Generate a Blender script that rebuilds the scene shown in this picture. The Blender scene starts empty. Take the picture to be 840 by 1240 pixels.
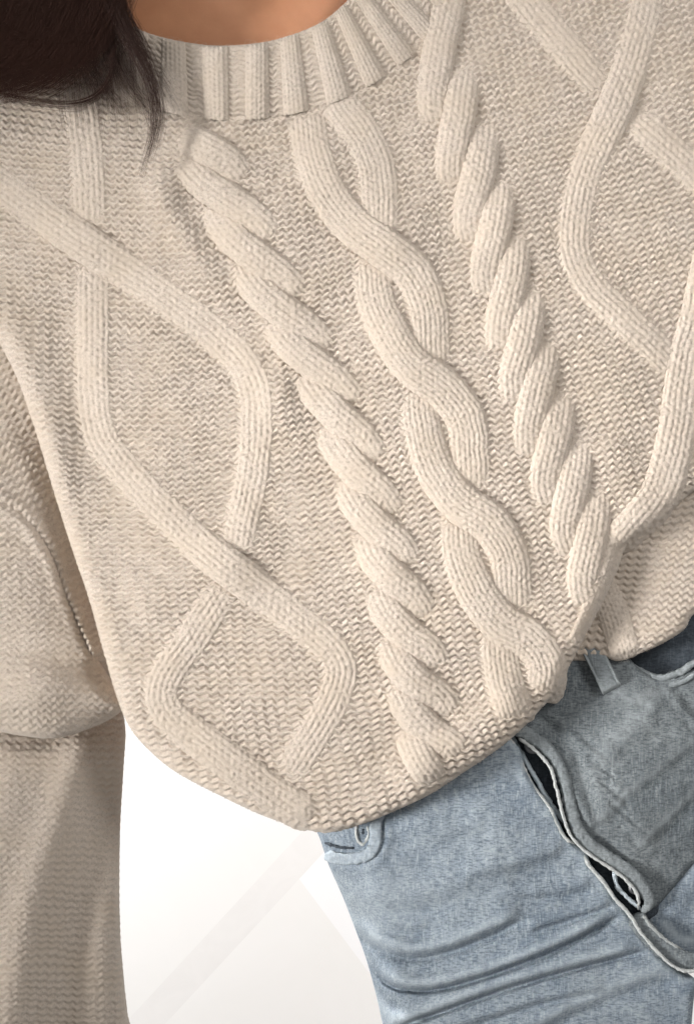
import bpy, math, random
import numpy as np
from mathutils import Vector, Matrix
rng = np.random.default_rng(7)
random.seed(7)
sc = bpy.context.scene

# ------------------------------------------------------------------ frame, camera, light
S = 0.00055                 # metres per unit of the body plane
DP = 0.9 / S                # camera distance in the same units
PITCH = math.radians(55)
ORG = np.array([0.0, 0.0, 1.05])
RX = np.array([1.0, 0.0, 0.0])
RY = np.array([0.0, math.sin(PITCH), math.cos(PITCH)])
RZ = np.array([0.0, -math.cos(PITCH), math.sin(PITCH)])

def W(x, y, z):
    """body-plane units (x right, y down, z out of the cloth) -> world metres"""
    x, y, z = np.broadcast_arrays(np.asarray(x, float), np.asarray(y, float), np.asarray(z, float))
    f = (DP - z) / DP
    X = (x - 420) * f * S; Y = -(y - 620) * f * S; Z = z * S
    return ORG + X[..., None] * RX + Y[..., None] * RY + Z[..., None] * RZ

cam_d = bpy.data.cameras.new('camera'); cam = bpy.data.objects.new('camera', cam_d)
sc.collection.objects.link(cam); sc.camera = cam
cam_d.sensor_fit = 'VERTICAL'; cam_d.angle = 2 * math.atan(620 / DP)
cam_d.clip_start = 0.02; cam_d.clip_end = 60
cam.location = Vector(ORG + RZ * 0.9); cam.rotation_euler = (math.radians(90) - PITCH, 0, 0)

world = bpy.data.worlds.new('World'); sc.world = world; world.use_nodes = True
bg = world.node_tree.nodes['Background']
bg.inputs[0].default_value = (1.0, 0.985, 0.97, 1); bg.inputs[1].default_value = 0.29

def lamp(name, lx, ly, lz, size, power, col, target=(420, 620, 0)):
    d = bpy.data.lights.new(name, 'AREA'); d.shape = 'DISK'; d.size = size; d.energy = power; d.color = col
    o = bpy.data.objects.new(name, d); sc.collection.objects.link(o)
    p = ORG + lx * RX + ly * RY + lz * RZ
    t = W(*target)
    o.location = Vector(p)
    o.rotation_euler = (Vector(t) - Vector(p)).to_track_quat('-Z', 'Y').to_euler()
    return o
key = lamp('window_light', -2.2, -0.15, 1.45, 0.75, 3.7, (1.0, 0.985, 0.97), (850, 590, 0))
key.data.spread = math.radians(22)
lamp('right_fill_light', 0.62, 0.55, 0.85, 0.36, 5.9, (1.0, 0.985, 0.97), (600, 560, 0))  # added fill, close on the right so brightness falls off leftwards
fl = bpy.data.lights.new('floor_fill_light', 'AREA'); fl.shape = 'DISK'; fl.size = 0.9; fl.energy = 84  # added lamp, no source of its own, brightens the floor to white
flo = bpy.data.objects.new('floor_fill_light', fl); sc.collection.objects.link(flo)
flo.location = (-1.3, 1.6, 1.0); flo.rotation_euler = (Vector((-.25, .95, 0)) - flo.location).to_track_quat('-Z', 'Y').to_euler()

sc.view_settings.view_transform = 'Standard'; sc.view_settings.look = 'None'
sc.view_settings.exposure = 0.0; sc.view_settings.gamma = 1.0
sc.view_settings.use_curve_mapping = False
sc.render.engine = 'CYCLES'
sc.cycles.use_denoising = True
sc.cycles.max_bounces = 6; sc.cycles.diffuse_bounces = 4

# ------------------------------------------------------------------ small maths
def sm(a, b, x):
    t = np.clip((np.asarray(x, float) - a) / (b - a), 0, 1); return t * t * (3 - 2 * t)

def spline(pts, ds=1.4, closed=False):
    """Catmull-Rom through pts (any number of columns), resampled evenly by the first two"""
    p = np.asarray(pts, float)
    if closed: q = np.vstack([p[-1], p, p[0], p[1]])
    else: q = np.vstack([2 * p[0] - p[1], p, 2 * p[-1] - p[-2]])
    out = []
    for i in range(len(q) - 3):
        a, b, c, d = q[i:i + 4]; t = np.linspace(0, 1, 24, endpoint=False)[:, None]
        out.append(0.5 * (2 * b + (c - a) * t + (2 * a - 5 * b + 4 * c - d) * t**2 + (3 * b - a - 3 * c + d) * t**3))
    if not closed: out.append(p[-1][None])
    r = np.vstack(out)
    if closed: r = np.vstack([r, r[:1]])
    L = np.r_[0, np.cumsum(np.hypot(*np.diff(r[:, :2], axis=0).T))]
    n = max(4, int(round(L[-1] / ds)))
    s = np.linspace(0, L[-1], n + 1)
    res = np.stack([np.interp(s, L, r[:, k]) for k in range(r.shape[1])], 1)
    return (res[:-1] if closed else res), s

def vnoise(x, y, seed, scale):
    """smooth value noise in [-1, 1]"""
    g = np.random.default_rng(seed).uniform(-1, 1, (128, 128))
    u = np.asarray(x, float) / scale; v = np.asarray(y, float) / scale
    i = np.floor(u).astype(int); j = np.floor(v).astype(int); fu = u - i; fv = v - j
    fu = fu * fu * (3 - 2 * fu); fv = fv * fv * (3 - 2 * fv)
    i %= 128; j %= 128; i1 = (i + 1) % 128; j1 = (j + 1) % 128
    return (g[i, j] * (1 - fu) + g[i1, j] * fu) * (1 - fv) + (g[i, j1] * (1 - fu) + g[i1, j1] * fu) * fv

def seg_dist(x, y, poly, closed=False):
    """distance to a polyline, side of it (+ right of travel) and position along it 0..1"""
    poly = np.asarray(poly, float)[:, :2]
    if closed: poly = np.vstack([poly, poly[:1]])
    xf = np.ravel(x).astype(float); yf = np.ravel(y).astype(float)
    best = np.full(xf.shape, 1e18); side = np.zeros(xf.shape); par = np.zeros(xf.shape)
    nx = np.zeros(xf.shape); ny = np.zeros(xf.shape)
    n = len(poly) - 1
    for k in range(n):
        a, b = poly[k], poly[k + 1]; d = b - a; L2 = d @ d
        if L2 < 1e-9: continue
        t = np.clip(((xf - a[0]) * d[0] + (yf - a[1]) * d[1]) / L2, 0, 1)
        px = a[0] + t * d[0]; py = a[1] + t * d[1]
        q = (xf - px)**2 + (yf - py)**2
        m = q < best
        best[m] = q[m]; par[m] = (k + t[m]) / n; nx[m] = px[m]; ny[m] = py[m]
        side[m] = np.sign(d[0] * (yf[m] - a[1]) - d[1] * (xf[m] - a[0]))
    sh = np.shape(x)
    return np.sqrt(best).reshape(sh), side.reshape(sh), par.reshape(sh), nx.reshape(sh), ny.reshape(sh)

def inside(x, y, poly):
    xf = np.ravel(x); yf = np.ravel(y); r = np.zeros(xf.shape, bool); n = len(poly)
    for k in range(n):
        x0, y0 = poly[k][:2]; x1, y1 = poly[(k + 1) % n][:2]
        if y0 == y1: continue
        c = ((y0 > yf) != (y1 > yf)) & (xf < (x1 - x0) * (yf - y0) / (y1 - y0) + x0)
        r ^= c
    return r.reshape(np.shape(x))

# ------------------------------------------------------------------ the knit: a yarn loop swept into a tileable relief, front and back
def loop_relief(back, nx=64, ny=56, H=0.78, a=0.20, b=0.80, c=0.20, R=0.235):
    hm = np.full((ny, nx), -1.0)
    X = (np.arange(nx) + .5) / nx; Y = (np.arange(ny) + .5) / ny * H
    XX, YY = np.meshgrid(X, Y)
    for t in np.linspace(0, 2 * math.pi, 160, endpoint=False):
        x = t / (2 * math.pi) + a * math.sin(2 * t); y = -b * math.cos(t) * H * 0.9 + H; z = -c * math.cos(2 * t)
        if back: z = -z
        for k in range(-3, 4):
            dy = YY - (y % H) - k * H
            if abs(k) > 1: continue
            dx = XX - x; dx -= np.round(dx)
            q = R * R - dx * dx - dy * dy
            m = q > 0
            hm[m] = np.maximum(hm[m], z + np.sqrt(q[m]))
    hm = np.maximum(hm, -0.12)
    for _ in range(2):      # a little felting
        hm = (hm * 2 + np.roll(hm, 1, 0) + np.roll(hm, -1, 0) + np.roll(hm, 1, 1) + np.roll(hm, -1, 1)) / 6
    return hm - hm.mean()
KNIT = loop_relief(False); PURL = loop_relief(True)
_v, _u = np.meshgrid((np.arange(56) + .5) / 56, (np.arange(64) + .5) / 64, indexing='ij')
KNIT = 1.05 * KNIT + .035 * (-np.cos(4 * math.pi * _u))                       # legs pulled into columns
_y = _v - .5 - .175 * np.sin(2 * math.pi * _u + .25 * np.sin(2 * math.pi * _u))
PURL = .17 * PURL + .38 * (np.abs(np.cos(math.pi * _y))**.75 * 2 - 1)   # heads and feet of the loops merged into wavy ridges
PURL -= PURL.mean(); KNIT -= KNIT.mean()

def sample(tile, u, v):
    ny, nx = tile.shape
    U = (u % 1.0) * nx - .5; V = (v % 1.0) * ny - .5
    i = np.floor(U).astype(int); j = np.floor(V).astype(int); fu = U - i; fv = V - j
    i0 = i % nx; i1 = (i + 1) % nx; j0 = j % ny; j1 = (j + 1) % ny
    return (tile[j0, i0] * (1 - fu) + tile[j0, i1] * fu) * (1 - fv) + (tile[j1, i0] * (1 - fu) + tile[j1, i1] * fu) * fv

# ------------------------------------------------------------------ materials
def mat(name):
    m = bpy.data.materials.new(name); m.use_nodes = True
    nt = m.node_tree; return m, nt, nt.nodes['Principled BSDF']
def node(nt, t, **kw):
    n = nt.nodes.new(t)
    for k, v in kw.items(): setattr(n, k, v)
    return n
def ramp(nt, fac, stops):
    r = node(nt, 'ShaderNodeValToRGB'); nt.links.new(fac, r.inputs[0])
    e = r.color_ramp.elements
    while len(e) > 1: e.remove(e[-1])
    e[0].position = stops[0][0]; e[0].color = (*stops[0][1], 1)
    for p, c in stops[1:]:
        x = e.new(p); x.color = (*c, 1)
    return r.outputs[0]
def noise(nt, vec, scale, detail=3, rough=.55, dist=0):
    n = node(nt, 'ShaderNodeTexNoise'); n.inputs['Scale'].default_value = scale
    n.inputs['Detail'].default_value = detail; n.inputs['Roughness'].default_value = rough
    n.inputs['Distortion'].default_value = dist
    nt.links.new(vec, n.inputs['Vector']); return n.outputs['Fac']
def mix(nt, a, b, f, mode='MIX'):
    n = node(nt, 'ShaderNodeMix', data_type='RGBA', blend_type=mode)
    for i, v in ((6, a), (7, b)):
        if isinstance(v, tuple): n.inputs[i].default_value = (*v, 1)
        else: nt.links.new(v, n.inputs[i])
    if isinstance(f, (int, float)): n.inputs[0].default_value = f
    else: nt.links.new(f, n.inputs[0])
    return n.outputs[2]
def texco(nt): return node(nt, 'ShaderNodeTexCoord').outputs['Object']
def bump(nt, b, h, dist, strength=1.0):
    n = node(nt, 'ShaderNodeBump'); n.inputs['Distance'].default_value = dist; n.inputs['Strength'].default_value = strength
    nt.links.new(h, n.inputs['Height']); nt.links.new(n.outputs[0], b.inputs['Normal'])

def wool(name, light, dark):
    m, nt, b = mat(name); co = texco(nt)
    fl = noise(nt, co, 620, 4, .7)
    big = noise(nt, co, 35, 3)
    c = ramp(nt, fl, [(.33, dark), (.5, light), (.70, tuple(min(.9, v * 1.07) for v in light))])
    c2 = mix(nt, c, (light[0] * .95, light[1] * .93, light[2] * .89), ramp(nt, big, [(.40, (0, 0, 0)), (.68, (.75,) * 3)]))
    nt.links.new(c2, b.inputs['Base Color'])
    b.inputs['Roughness'].default_value = 1.0; b.inputs['Specular IOR Level'].default_value = .1
    b.inputs['Sheen Weight'].default_value = .22; b.inputs['Sheen Roughness'].default_value = .5
    fib = noise(nt, co, 2300, 3, .7, 1.5)
    bump(nt, b, fib, 0.00035, .9)
    return m
WOOL = wool('oatmeal_wool', (.580, .500, .424), (.41, .345, .284))
FUZZ, nt, b = mat('wool_fibre'); b.inputs['Base Color'].default_value = (.68, .60, .51, 1); b.inputs['Roughness'].default_value = 1

def denim(name, indigo, mid, pale):
    m, nt, b = mat(name); co = texco(nt)
    at = node(nt, 'ShaderNodeAttribute', attribute_name='wear').outputs['Fac']
    big = noise(nt, co, 14, 4, .6)
    mott = noise(nt, co, 110, 4, .65)
    mp = node(nt, 'ShaderNodeMapping'); nt.links.new(co, mp.inputs[0]); mp.inputs['Scale'].default_value = (850, 130, 130)
    mp.inputs['Rotation'].default_value = (0, 0, math.radians(-12))
    slub = noise(nt, mp.outputs[0], 1, 3, .6)
    mp2 = node(nt, 'ShaderNodeMapping'); nt.links.new(co, mp2.inputs[0]); mp2.inputs['Scale'].default_value = (260, 900, 900)
    mp2.inputs['Rotation'].default_value = (0, 0, math.radians(28))
    tw = noise(nt, mp2.outputs[0], 1, 2, .6)
    c = ramp(nt, big, [(.30, mid), (.70, pale)])
    c = mix(nt, c, indigo, ramp(nt, mott, [(.36, (.35,) * 3), (.60, (0, 0, 0))]))
    c = mix(nt, c, pale, ramp(nt, slub, [(.48, (0, 0, 0)), (.66, (.9,) * 3)]))
    c = mix(nt, c, indigo, ramp(nt, tw, [(.34, (.65,) * 3), (.56, (0, 0, 0))]))
    c = mix(nt, c, tuple(min(.8, v * 1.35 + .04) for v in pale), at)
    nt.links.new(c, b.inputs['Base Color'])
    b.inputs['Roughness'].default_value = .9; b.inputs['Specular IOR Level'].default_value = .2
    h = node(nt, 'ShaderNodeMath', operation='ADD'); nt.links.new(tw, h.inputs[0]); nt.links.new(slub, h.inputs[1])
    bump(nt, b, h.outputs[0], 0.0005, .8)
    return m
DENIM = denim('faded_blue_denim', (.066, .094, .130), (.205, .250, .302), (.375, .42, .45))
DENIM_G = denim('grey_denim_part_shade', (.042, .051, .060), (.120, .139, .152), (.240, .262, .268))  # greyer denim; part of its darkness is shade put into the colour
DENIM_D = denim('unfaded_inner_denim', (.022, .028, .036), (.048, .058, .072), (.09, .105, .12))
THREAD = denim('frayed_pale_denim_edge', (.09, .11, .12), (.21, .23, .235), (.38, .39, .38))
METAL, nt, b = mat('dull_button_metal'); b.inputs['Base Color'].default_value = (.22, .22, .23, 1); b.inputs['Metallic'].default_value = 1; b.inputs['Roughness'].default_value = .42

SKIN, nt, b = mat('skin'); co = texco(nt)
c = ramp(nt, noise(nt, co, 45, 5, .6), [(.3, (.52, .235, .120)), (.7, (.60, .285, .150))])
nt.links.new(c, b.inputs['Base Color']); b.inputs['Roughness'].default_value = .52
b.inputs['Subsurface Weight'].default_value = .15; b.inputs['Subsurface Radius'].default_value = (.01, .004, .002); b.inputs['Subsurface Scale'].default_value = .5
bump(nt, b, noise(nt, co, 900, 4, .6), .0002, .5)
HAIR, nt, b = mat('dark_brown_hair')
b.inputs['Base Color'].default_value = (.036, .0145, .009, 1); b.inputs['Roughness'].default_value = .5
b.inputs['Specular IOR Level'].default_value = .22
FLOOR, nt, b = mat('white_stone'); co = texco(nt)
c = ramp(nt, noise(nt, co, 5, 6, .6, .8), [(.35, (.88, .87, .845)), (.62, (.90, .89, .87))]); nt.links.new(c, b.inputs['Base Color']); b.inputs['Roughness'].default_value = .35
STRIP, nt, b = mat('pale_grey_stone'); co = texco(nt)
c = ramp(nt, noise(nt, co, 22, 6, .65, 1.2), [(.35, (.835, .82, .80)), (.62, (.86, .845, .825))]); nt.links.new(c, b.inputs['Base Color']); b.inputs['Roughness'].default_value = .4
TILE2, nt, b = mat('bright_white_stone'); co = texco(nt)
c = ramp(nt, noise(nt, co, 6, 5, .6), [(.35, (.93, .93, .93)), (.62, (.95, .95, .95))]); nt.links.new(c, b.inputs['Base Color']); b.inputs['Roughness'].default_value = .35

# ------------------------------------------------------------------ object helpers
def thing(name, label, cat, loc, group=None):
    o = bpy.data.objects.new(name, None); sc.collection.objects.link(o)
    o.location = Vector(loc); o.empty_display_size = .05
    o['label'] = label; o['category'] = cat
    if group: o['group'] = group
    return o
def wloc(o):
    v = np.zeros(3)
    while o is not None: v += np.array(o.location); o = o.parent
    return v
def link_mesh(name, V, F, m, parent, wear=None, smooth=True, label=None, kind=None):
    """V world coordinates (n,3), F (k,4) or (k,3) ints"""
    V = np.asarray(V, float) - (wloc(parent) if parent is not None else 0)
    me = bpy.data.meshes.new(name); F = np.asarray(F, np.int32); k = F.shape[1]
    me.vertices.add(len(V)); me.vertices.foreach_set('co', V.astype(np.float32).ravel())
    me.loops.add(F.size); me.loops.foreach_set('vertex_index', F.ravel())
    me.polygons.add(len(F)); me.polygons.foreach_set('loop_start', np.arange(0, F.size, k, dtype=np.int32))
    me.polygons.foreach_set('loop_total', np.full(len(F), k, np.int32))
    me.polygons.foreach_set('use_smooth', np.full(len(F), smooth))
    me.update(calc_edges=True)
    if wear is not None:
        a = me.attributes.new('wear', 'FLOAT', 'POINT'); a.data.foreach_set('value', np.asarray(wear, np.float32).ravel())
    me.materials.append(m)
    o = bpy.data.objects.new(name, me); sc.collection.objects.link(o); o.parent = parent
    if label: o['label'] = label
    if kind: o['kind'] = kind
    return o
def grid_faces(n, m, closed=False):
    i, j = np.meshgrid(np.arange(n if closed else n - 1), np.arange(m - 1), indexing='ij')
    i1 = (i + 1) % n
    return np.stack([i * m + j, i1 * m + j, i1 * m + j + 1, i * m + j + 1], -1).reshape(-1, 4)
def normals(P):
    a = np.gradient(P, axis=0); b_ = np.gradient(P, axis=1)
    n = np.cross(a, b_); n /= np.linalg.norm(n, axis=-1, keepdims=True) + 1e-12
    s = np.sign((n * RZ).sum(-1).mean()) or 1
    return n * s
FIB = []                    # where stray wool fibres may start: points, normals, weight

def patch(name, outline, zf, m, parent, step=1.4, R=14, RH=None, disp=None, back=70, wearf=None, closed_spline=True, fib=0, label=None, Rf=None):
    """a sheet of cloth with its own outline, rounded rim and turned-back edge"""
    poly = spline(outline, 5, True)[0] if closed_spline else np.asarray(outline, float)
    x0, y0 = poly[:, :2].min(0) - step * 2; x1, y1 = poly[:, :2].max(0) + step * 2
    xs = np.arange(x0, x1, step); ys = np.arange(y0, y1, step)
    X, Y = np.meshgrid(xs, ys, indexing='ij')
    d, _, _, nx, ny = seg_dist(X, Y, poly, True)
    ins = inside(X, Y, poly)
    cell = ins[:-1, :-1] | ins[1:, :-1] | ins[:-1, 1:] | ins[1:, 1:]
    use = np.zeros(ins.shape, bool)
    use[:-1, :-1] |= cell; use[1:, :-1] |= cell; use[:-1, 1:] |= cell; use[1:, 1:] |= cell
    snap = use & ~ins
    X = np.where(snap, nx, X); Y = np.where(snap, ny, Y); d = np.where(snap, 0, d)
    RR = R if Rf is None else Rf(X, Y)
    RZh = RR if RH is None else RH(X, Y)
    q = np.clip(1 - d / RR, 0, 1)
    Z = zf(X, Y) - RZh * (1 - np.sqrt(np.clip(1 - q * q, 0, 1)))
    P = W(X, Y, Z)
    if disp is not None:
        Zs = np.where(use, Z, 0)
        n = normals(W(X, Y, Z))
        P = P + n * (disp(X, Y) * (.3 + .7 * sm(0, 9, d)) * S)[..., None]
    # faces
    idx = -np.ones(ins.shape, np.int64); idx[use] = np.arange(use.sum())
    ci, cj = np.nonzero(cell)
    F = np.stack([idx[ci, cj], idx[ci, cj + 1], idx[ci + 1, cj + 1], idx[ci + 1, cj]], 1)
    V = P[use]; wv = wearf(X, Y)[use] if wearf is not None else np.zeros(len(V))
    # turned-back rim: boundary edges extruded behind the cloth
    E = np.concatenate([F[:, [0, 1]], F[:, [1, 2]], F[:, [2, 3]], F[:, [3, 0]]])
    key = E.min(1) * len(V) + E.max(1)
    u, inv, cnt = np.unique(key, return_inverse=True, return_counts=True)
    B = E[cnt[inv] == 1]
    ids = np.unique(B); remap = -np.ones(len(V), np.int64); remap[ids] = np.arange(len(ids))
    c = V.mean(0); ring = V[ids]; base = len(V)
    tow = c - ring; tow /= np.linalg.norm(tow, axis=1, keepdims=True) + 1e-9
    for kx, (ins_, dz) in enumerate(((.10, .35), (.5, 1.0))):
        V = np.vstack([V, ring + tow * (ins_ * back * S) - RZ * (dz * back * S)])
        wv = np.r_[wv, np.zeros(len(ring))]
        pa = ids if kx == 0 else base + remap[ids]
        a0 = B[:, 0] if kx == 0 else base + remap[B[:, 0]]; a1 = B[:, 1] if kx == 0 else base + remap[B[:, 1]]
        nb = base + kx * len(ids)
        F = np.vstack([F, np.stack([a1, a0, nb + remap[B[:, 0]], nb + remap[B[:, 1]]], 1)])
    if fib:
        k = rng.choice(use.sum(), int(use.sum() * fib), replace=False)
        FIB.append((P[use][k], normals(P)[use][k]))
    return link_mesh(name, V, F, m, parent, wv, label=label)

def strand(name, pts, width, m, parent, zbase, dome=12, lift=None, pitch=11.5, row=9.5, amp=4.3, tile=None, ds=1.35, start=8, tip=14,
           seed=0, fib=.09, wmin=.35, label=None, wear=None, expo=.8, taper0=True, taper1=True, dropt=10):
    """a raised band of knitting (or a rolled seam): domed section swept along a path; lift(t) raises or sinks it at crossings"""
    c, s = spline(pts, ds); L = s[-1]; n = len(c)
    T = np.gradient(c[:, :2], axis=0); T /= np.linalg.norm(T, axis=1, keepdims=True)
    N = np.stack([T[:, 1], -T[:, 0]], 1)
    t = s / L
    wv = np.full(n, width, float) if c.shape[1] < 3 else c[:, 2] * 1.0
    e = np.ones(n)
    if taper0: e = np.minimum(e, np.sqrt(np.clip(1 - (1 - np.clip(s / start, 0, 1))**2, 0, 1)))
    if taper1: e = np.minimum(e, np.sqrt(np.clip(1 - (1 - np.clip((L - s) / tip, 0, 1))**2, 0, 1)))
    ww = wv * (wmin + (1 - wmin) * e)
    m_ = max(14, int(width * 1.25 / ds))
    th = np.linspace(-math.pi / 2, math.pi / 2, m_)
    su = np.sign(np.sin(th)) * np.abs(np.sin(th))**expo; cz = np.abs(np.cos(th))**expo
    # even arc spacing
    arc = np.r_[0, np.cumsum(np.hypot(np.diff(su * width / 2), np.diff(cz * dome)))]
    ev = np.linspace(0, arc[-1], m_); su = np.interp(ev, arc, su); cz = np.interp(ev, arc, cz)
    U = su[None] * (ww / 2)[:, None]
    X = c[:, 0:1] + N[:, 0:1] * U; Y = c[:, 1:2] + N[:, 1:2] * U
    zc = zbase(X, Y)
    zl = lift(t, c[:, 0], c[:, 1]) if lift is not None else np.zeros(n)
    Z = zc + (zl - dropt * (1 - e))[:, None] + dome * cz[None] * (.45 + .55 * e)[:, None]
    Z = Z - 5
    # a wall each side going down under the ground stitches
    X = np.hstack([X[:, :1], X, X[:, -1:]]); Y = np.hstack([Y[:, :1], Y, Y[:, -1:]])
    Z = np.hstack([Z[:, :1] - 9, Z, Z[:, -1:] - 9])
    ev = np.r_[ev[0] - 6, ev, ev[-1] + 6]
    P = W(X, Y, Z); Nn = normals(P)
    if amp:
        a = (ev - ev[len(ev) // 2])[None] * np.ones((n, 1)); v = s[:, None] * np.ones((1, len(ev)))
        jx = vnoise(X, Y, 11 + seed, 16) * .9; jy = vnoise(X, Y, 31 + seed, 14) * 1.6
        k = arc[-1] / max(1, round(arc[-1] / pitch)) if pitch else 10
        h = sample(KNIT if tile is None else tile, (a + jx) / k + .5 * (round(arc[-1] / k) % 2), (v + jy) / row)
        h = h * (1 + .35 * vnoise(X, Y, 5 + seed, 7)) + .14 * vnoise(X, Y, 77 + seed, 3.0)
        if amp < 1.7: h = h * .3 + .9 * vnoise(X + 300, Y + 300, 91 + seed, 3.5) + .5 * vnoise(X + 300, Y + 300, 92 + seed, 1.7)
        P = P + Nn * (h * amp * S)[..., None]
    nn, mm = Z.shape
    V = P.reshape(-1, 3); F = grid_faces(nn, mm)
    # end caps
    for r0 in (0, nn - 1):
        cen = V[r0 * mm:(r0 + 1) * mm].mean(0) - RZ * 6 * S
        V = np.vstack([V, cen]); ci = len(V) - 1
        j = np.arange(mm - 1); q = np.stack([r0 * mm + j, r0 * mm + j + 1, np.full(mm - 1, ci), np.full(mm - 1, ci)], 1)
        # triangles written as quads would be degenerate: split the centre slightly
        V = np.vstack([V, cen - RZ * .2 * S]); q[:, 3] = ci + 1
        F = np.vstack([F, q])
    if fib:
        k = rng.choice(nn * mm, int(nn * mm * fib), replace=False)
        FIB.append((P.reshape(-1, 3)[k], Nn.reshape(-1, 3)[k]))
    wr = None
    if wear is not None: wr = np.full(len(V), wear)
    return link_mesh(name, V, F, m, parent, wr, label=label)

# ------------------------------------------------------------------ the cloth's large shape
FOLDS = [  # path, height, half-width
    ([(165, 185), (225, 275), (285, 360), (330, 450), (350, 540)], 11, 24),
    ([(205, 215), (255, 300), (300, 385), (345, 470)], -9, 19),
    ([(-20, 330), (30, 440), (60, 530), (85, 620)], 7, 22),
    ([(60, 340), (90, 450), (115, 560)], -5, 20),
    ([(470, 960), (560, 900), (640, 830)], 10, 26),
    ([(790, 690), (760, 600), (730, 520)], 6, 30),
    ([(150, 740), (230, 700), (330, 620)], 5, 40),
    ([(330, 130), (420, 330), (520, 560), (600, 760)], 5, 90),
]
FOLDS = [(spline(p, 8)[0], h, w) for p, h, w in FOLDS]
def zbody(x, y):
    x = np.asarray(x, float); y = np.asarray(y, float)
    z = np.where(x > 480, -70, -34) * ((x - 480) / 480)**2 - 35 * np.clip((y - 600) / 500, 0, 2)**2 - 30 * np.clip((200 - y) / 300, 0, 2)**2 * (x < 1e9)
    for p, h, w in FOLDS:
        d, _, t, _, _ = seg_dist(x, y, p)
        z = z + h * np.exp(-(d / w)**2) * sm(0, .15, t) * (1 - sm(.85, 1, t))
    return z + 3.0 * vnoise(x + 500, y + 500, 3, 70)
_tx = np.arange(-200, 1100, 10.0)
_phi = np.interp(_tx, [-200, 0, 100, 180, 260, 400, 600, 700, 840, 1100], [-8, -8, -5, 0, 8, 14, 11, 12, 17, 17])
_G = np.r_[0, np.cumsum(np.tan(np.radians(_phi))[1:] * 10)]
def ground_uv(x, y):
    g = np.interp(x, _tx, _G)
    low = sm(500, 800, y) * (1 - sm(250, 520, x))          # rows level out at the lower left
    v = y + g * (1 - .75 * low) + vnoise(x + 300, y + 300, 21, 40) * 2.4 + vnoise(x + 300, y + 300, 22, 11) * .6
    u = x - .24 * (y - 400) * sm(-150, 750, x) + vnoise(x + 300, y + 300, 23, 40) * 3.5
    return u, v
def ground_disp(amp, row=8.4, pitch=11.0):
    def f(x, y):
        u, v = ground_uv(x, y)
        h = sample(PURL, u / pitch, v / row)
        return amp * (h * (1 + .3 * vnoise(x + 300, y + 300, 41, 9)) + .05 * vnoise(x + 300, y + 300, 42, 3))
    return f

# ------------------------------------------------------------------ setting: pale stone floor
def floor_pt(px, py):
    cp = ORG + RZ * .9; p = W(px, py, 0); d = p - cp; k = -cp[2] / d[2]; return cp + d * k
def slab(name, pts, m, z, parent, label=None, kind=None, th=.0014):
    P = np.array([floor_pt(*p) for p in pts]); P[:, 2] = z
    n = len(P); c = P.mean(0)
    ins = P + 0; ins[:, 2] = z
    low = P.copy(); low[:, 2] = z - th
    mid = P.copy(); mid[:, 2] = z - .0003
    V = np.vstack([ins, mid, low, [c]])
    F = []
    for i in range(n):
        j = (i + 1) % n
        F += [(i, j, n + j, n + i), (n + i, n + j, 2 * n + j, 2 * n + i)]
    me = bpy.data.meshes.new(name); loc = wloc(parent) if parent is not None else 0
    me.from_pydata([tuple(v) for v in V - loc], [], F + [(i, (i + 1) % n, 3 * n) for i in range(n)]); me.materials.append(m)
    o = bpy.data.objects.new(name, me); sc.collection.objects.link(o); o.parent = parent
    if kind: o['kind'] = kind
    if label: o['label'] = label
    return o
gr = 9.0
me = bpy.data.meshes.new('floor')
me.from_pydata([(-gr, -gr, 0), (gr, -gr, 0), (gr, gr, 0), (-gr, gr, 0)], [], [(0, 1, 2, 3)]); me.materials.append(FLOOR)
floor = bpy.data.objects.new('floor', me); sc.collection.objects.link(floor); floor['kind'] = 'structure'
floor['label'] = 'overexposed white stone floor far below the sleeve and hem'
# direction of the inlay as seen: from lower left to upper right, tiles either side
u_ = np.array([180.0, -195.0]); u_ /= np.linalg.norm(u_)
v_ = np.array([130.0, 175.0]); v_ /= np.linalg.norm(v_)
o_ = np.array([345.0, 1030.0])
def fp(a, b_): q = o_ + a * u_ + b_ * v_; return (q[0], q[1])
slab('floor_tile', [fp(-900, 0), fp(-900, -700), fp(300, -700), fp(300, 0)], FLOOR, .0014, floor)
slab('floor_inlay', [fp(-900, 0), fp(260, 0), fp(260, 37), fp(-900, 37)], STRIP, .0014, floor, label='pale grey stone strip between white tiles')
slab('floor_tile', [fp(-7, 37), fp(300, 37), fp(300, 700), fp(-7, 700)], TILE2, .0014, floor)
slab('floor_tile', [fp(-900, 37), fp(-7, 37), fp(-7, 700), fp(-900, 700)], FLOOR, .0014, floor)

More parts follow.
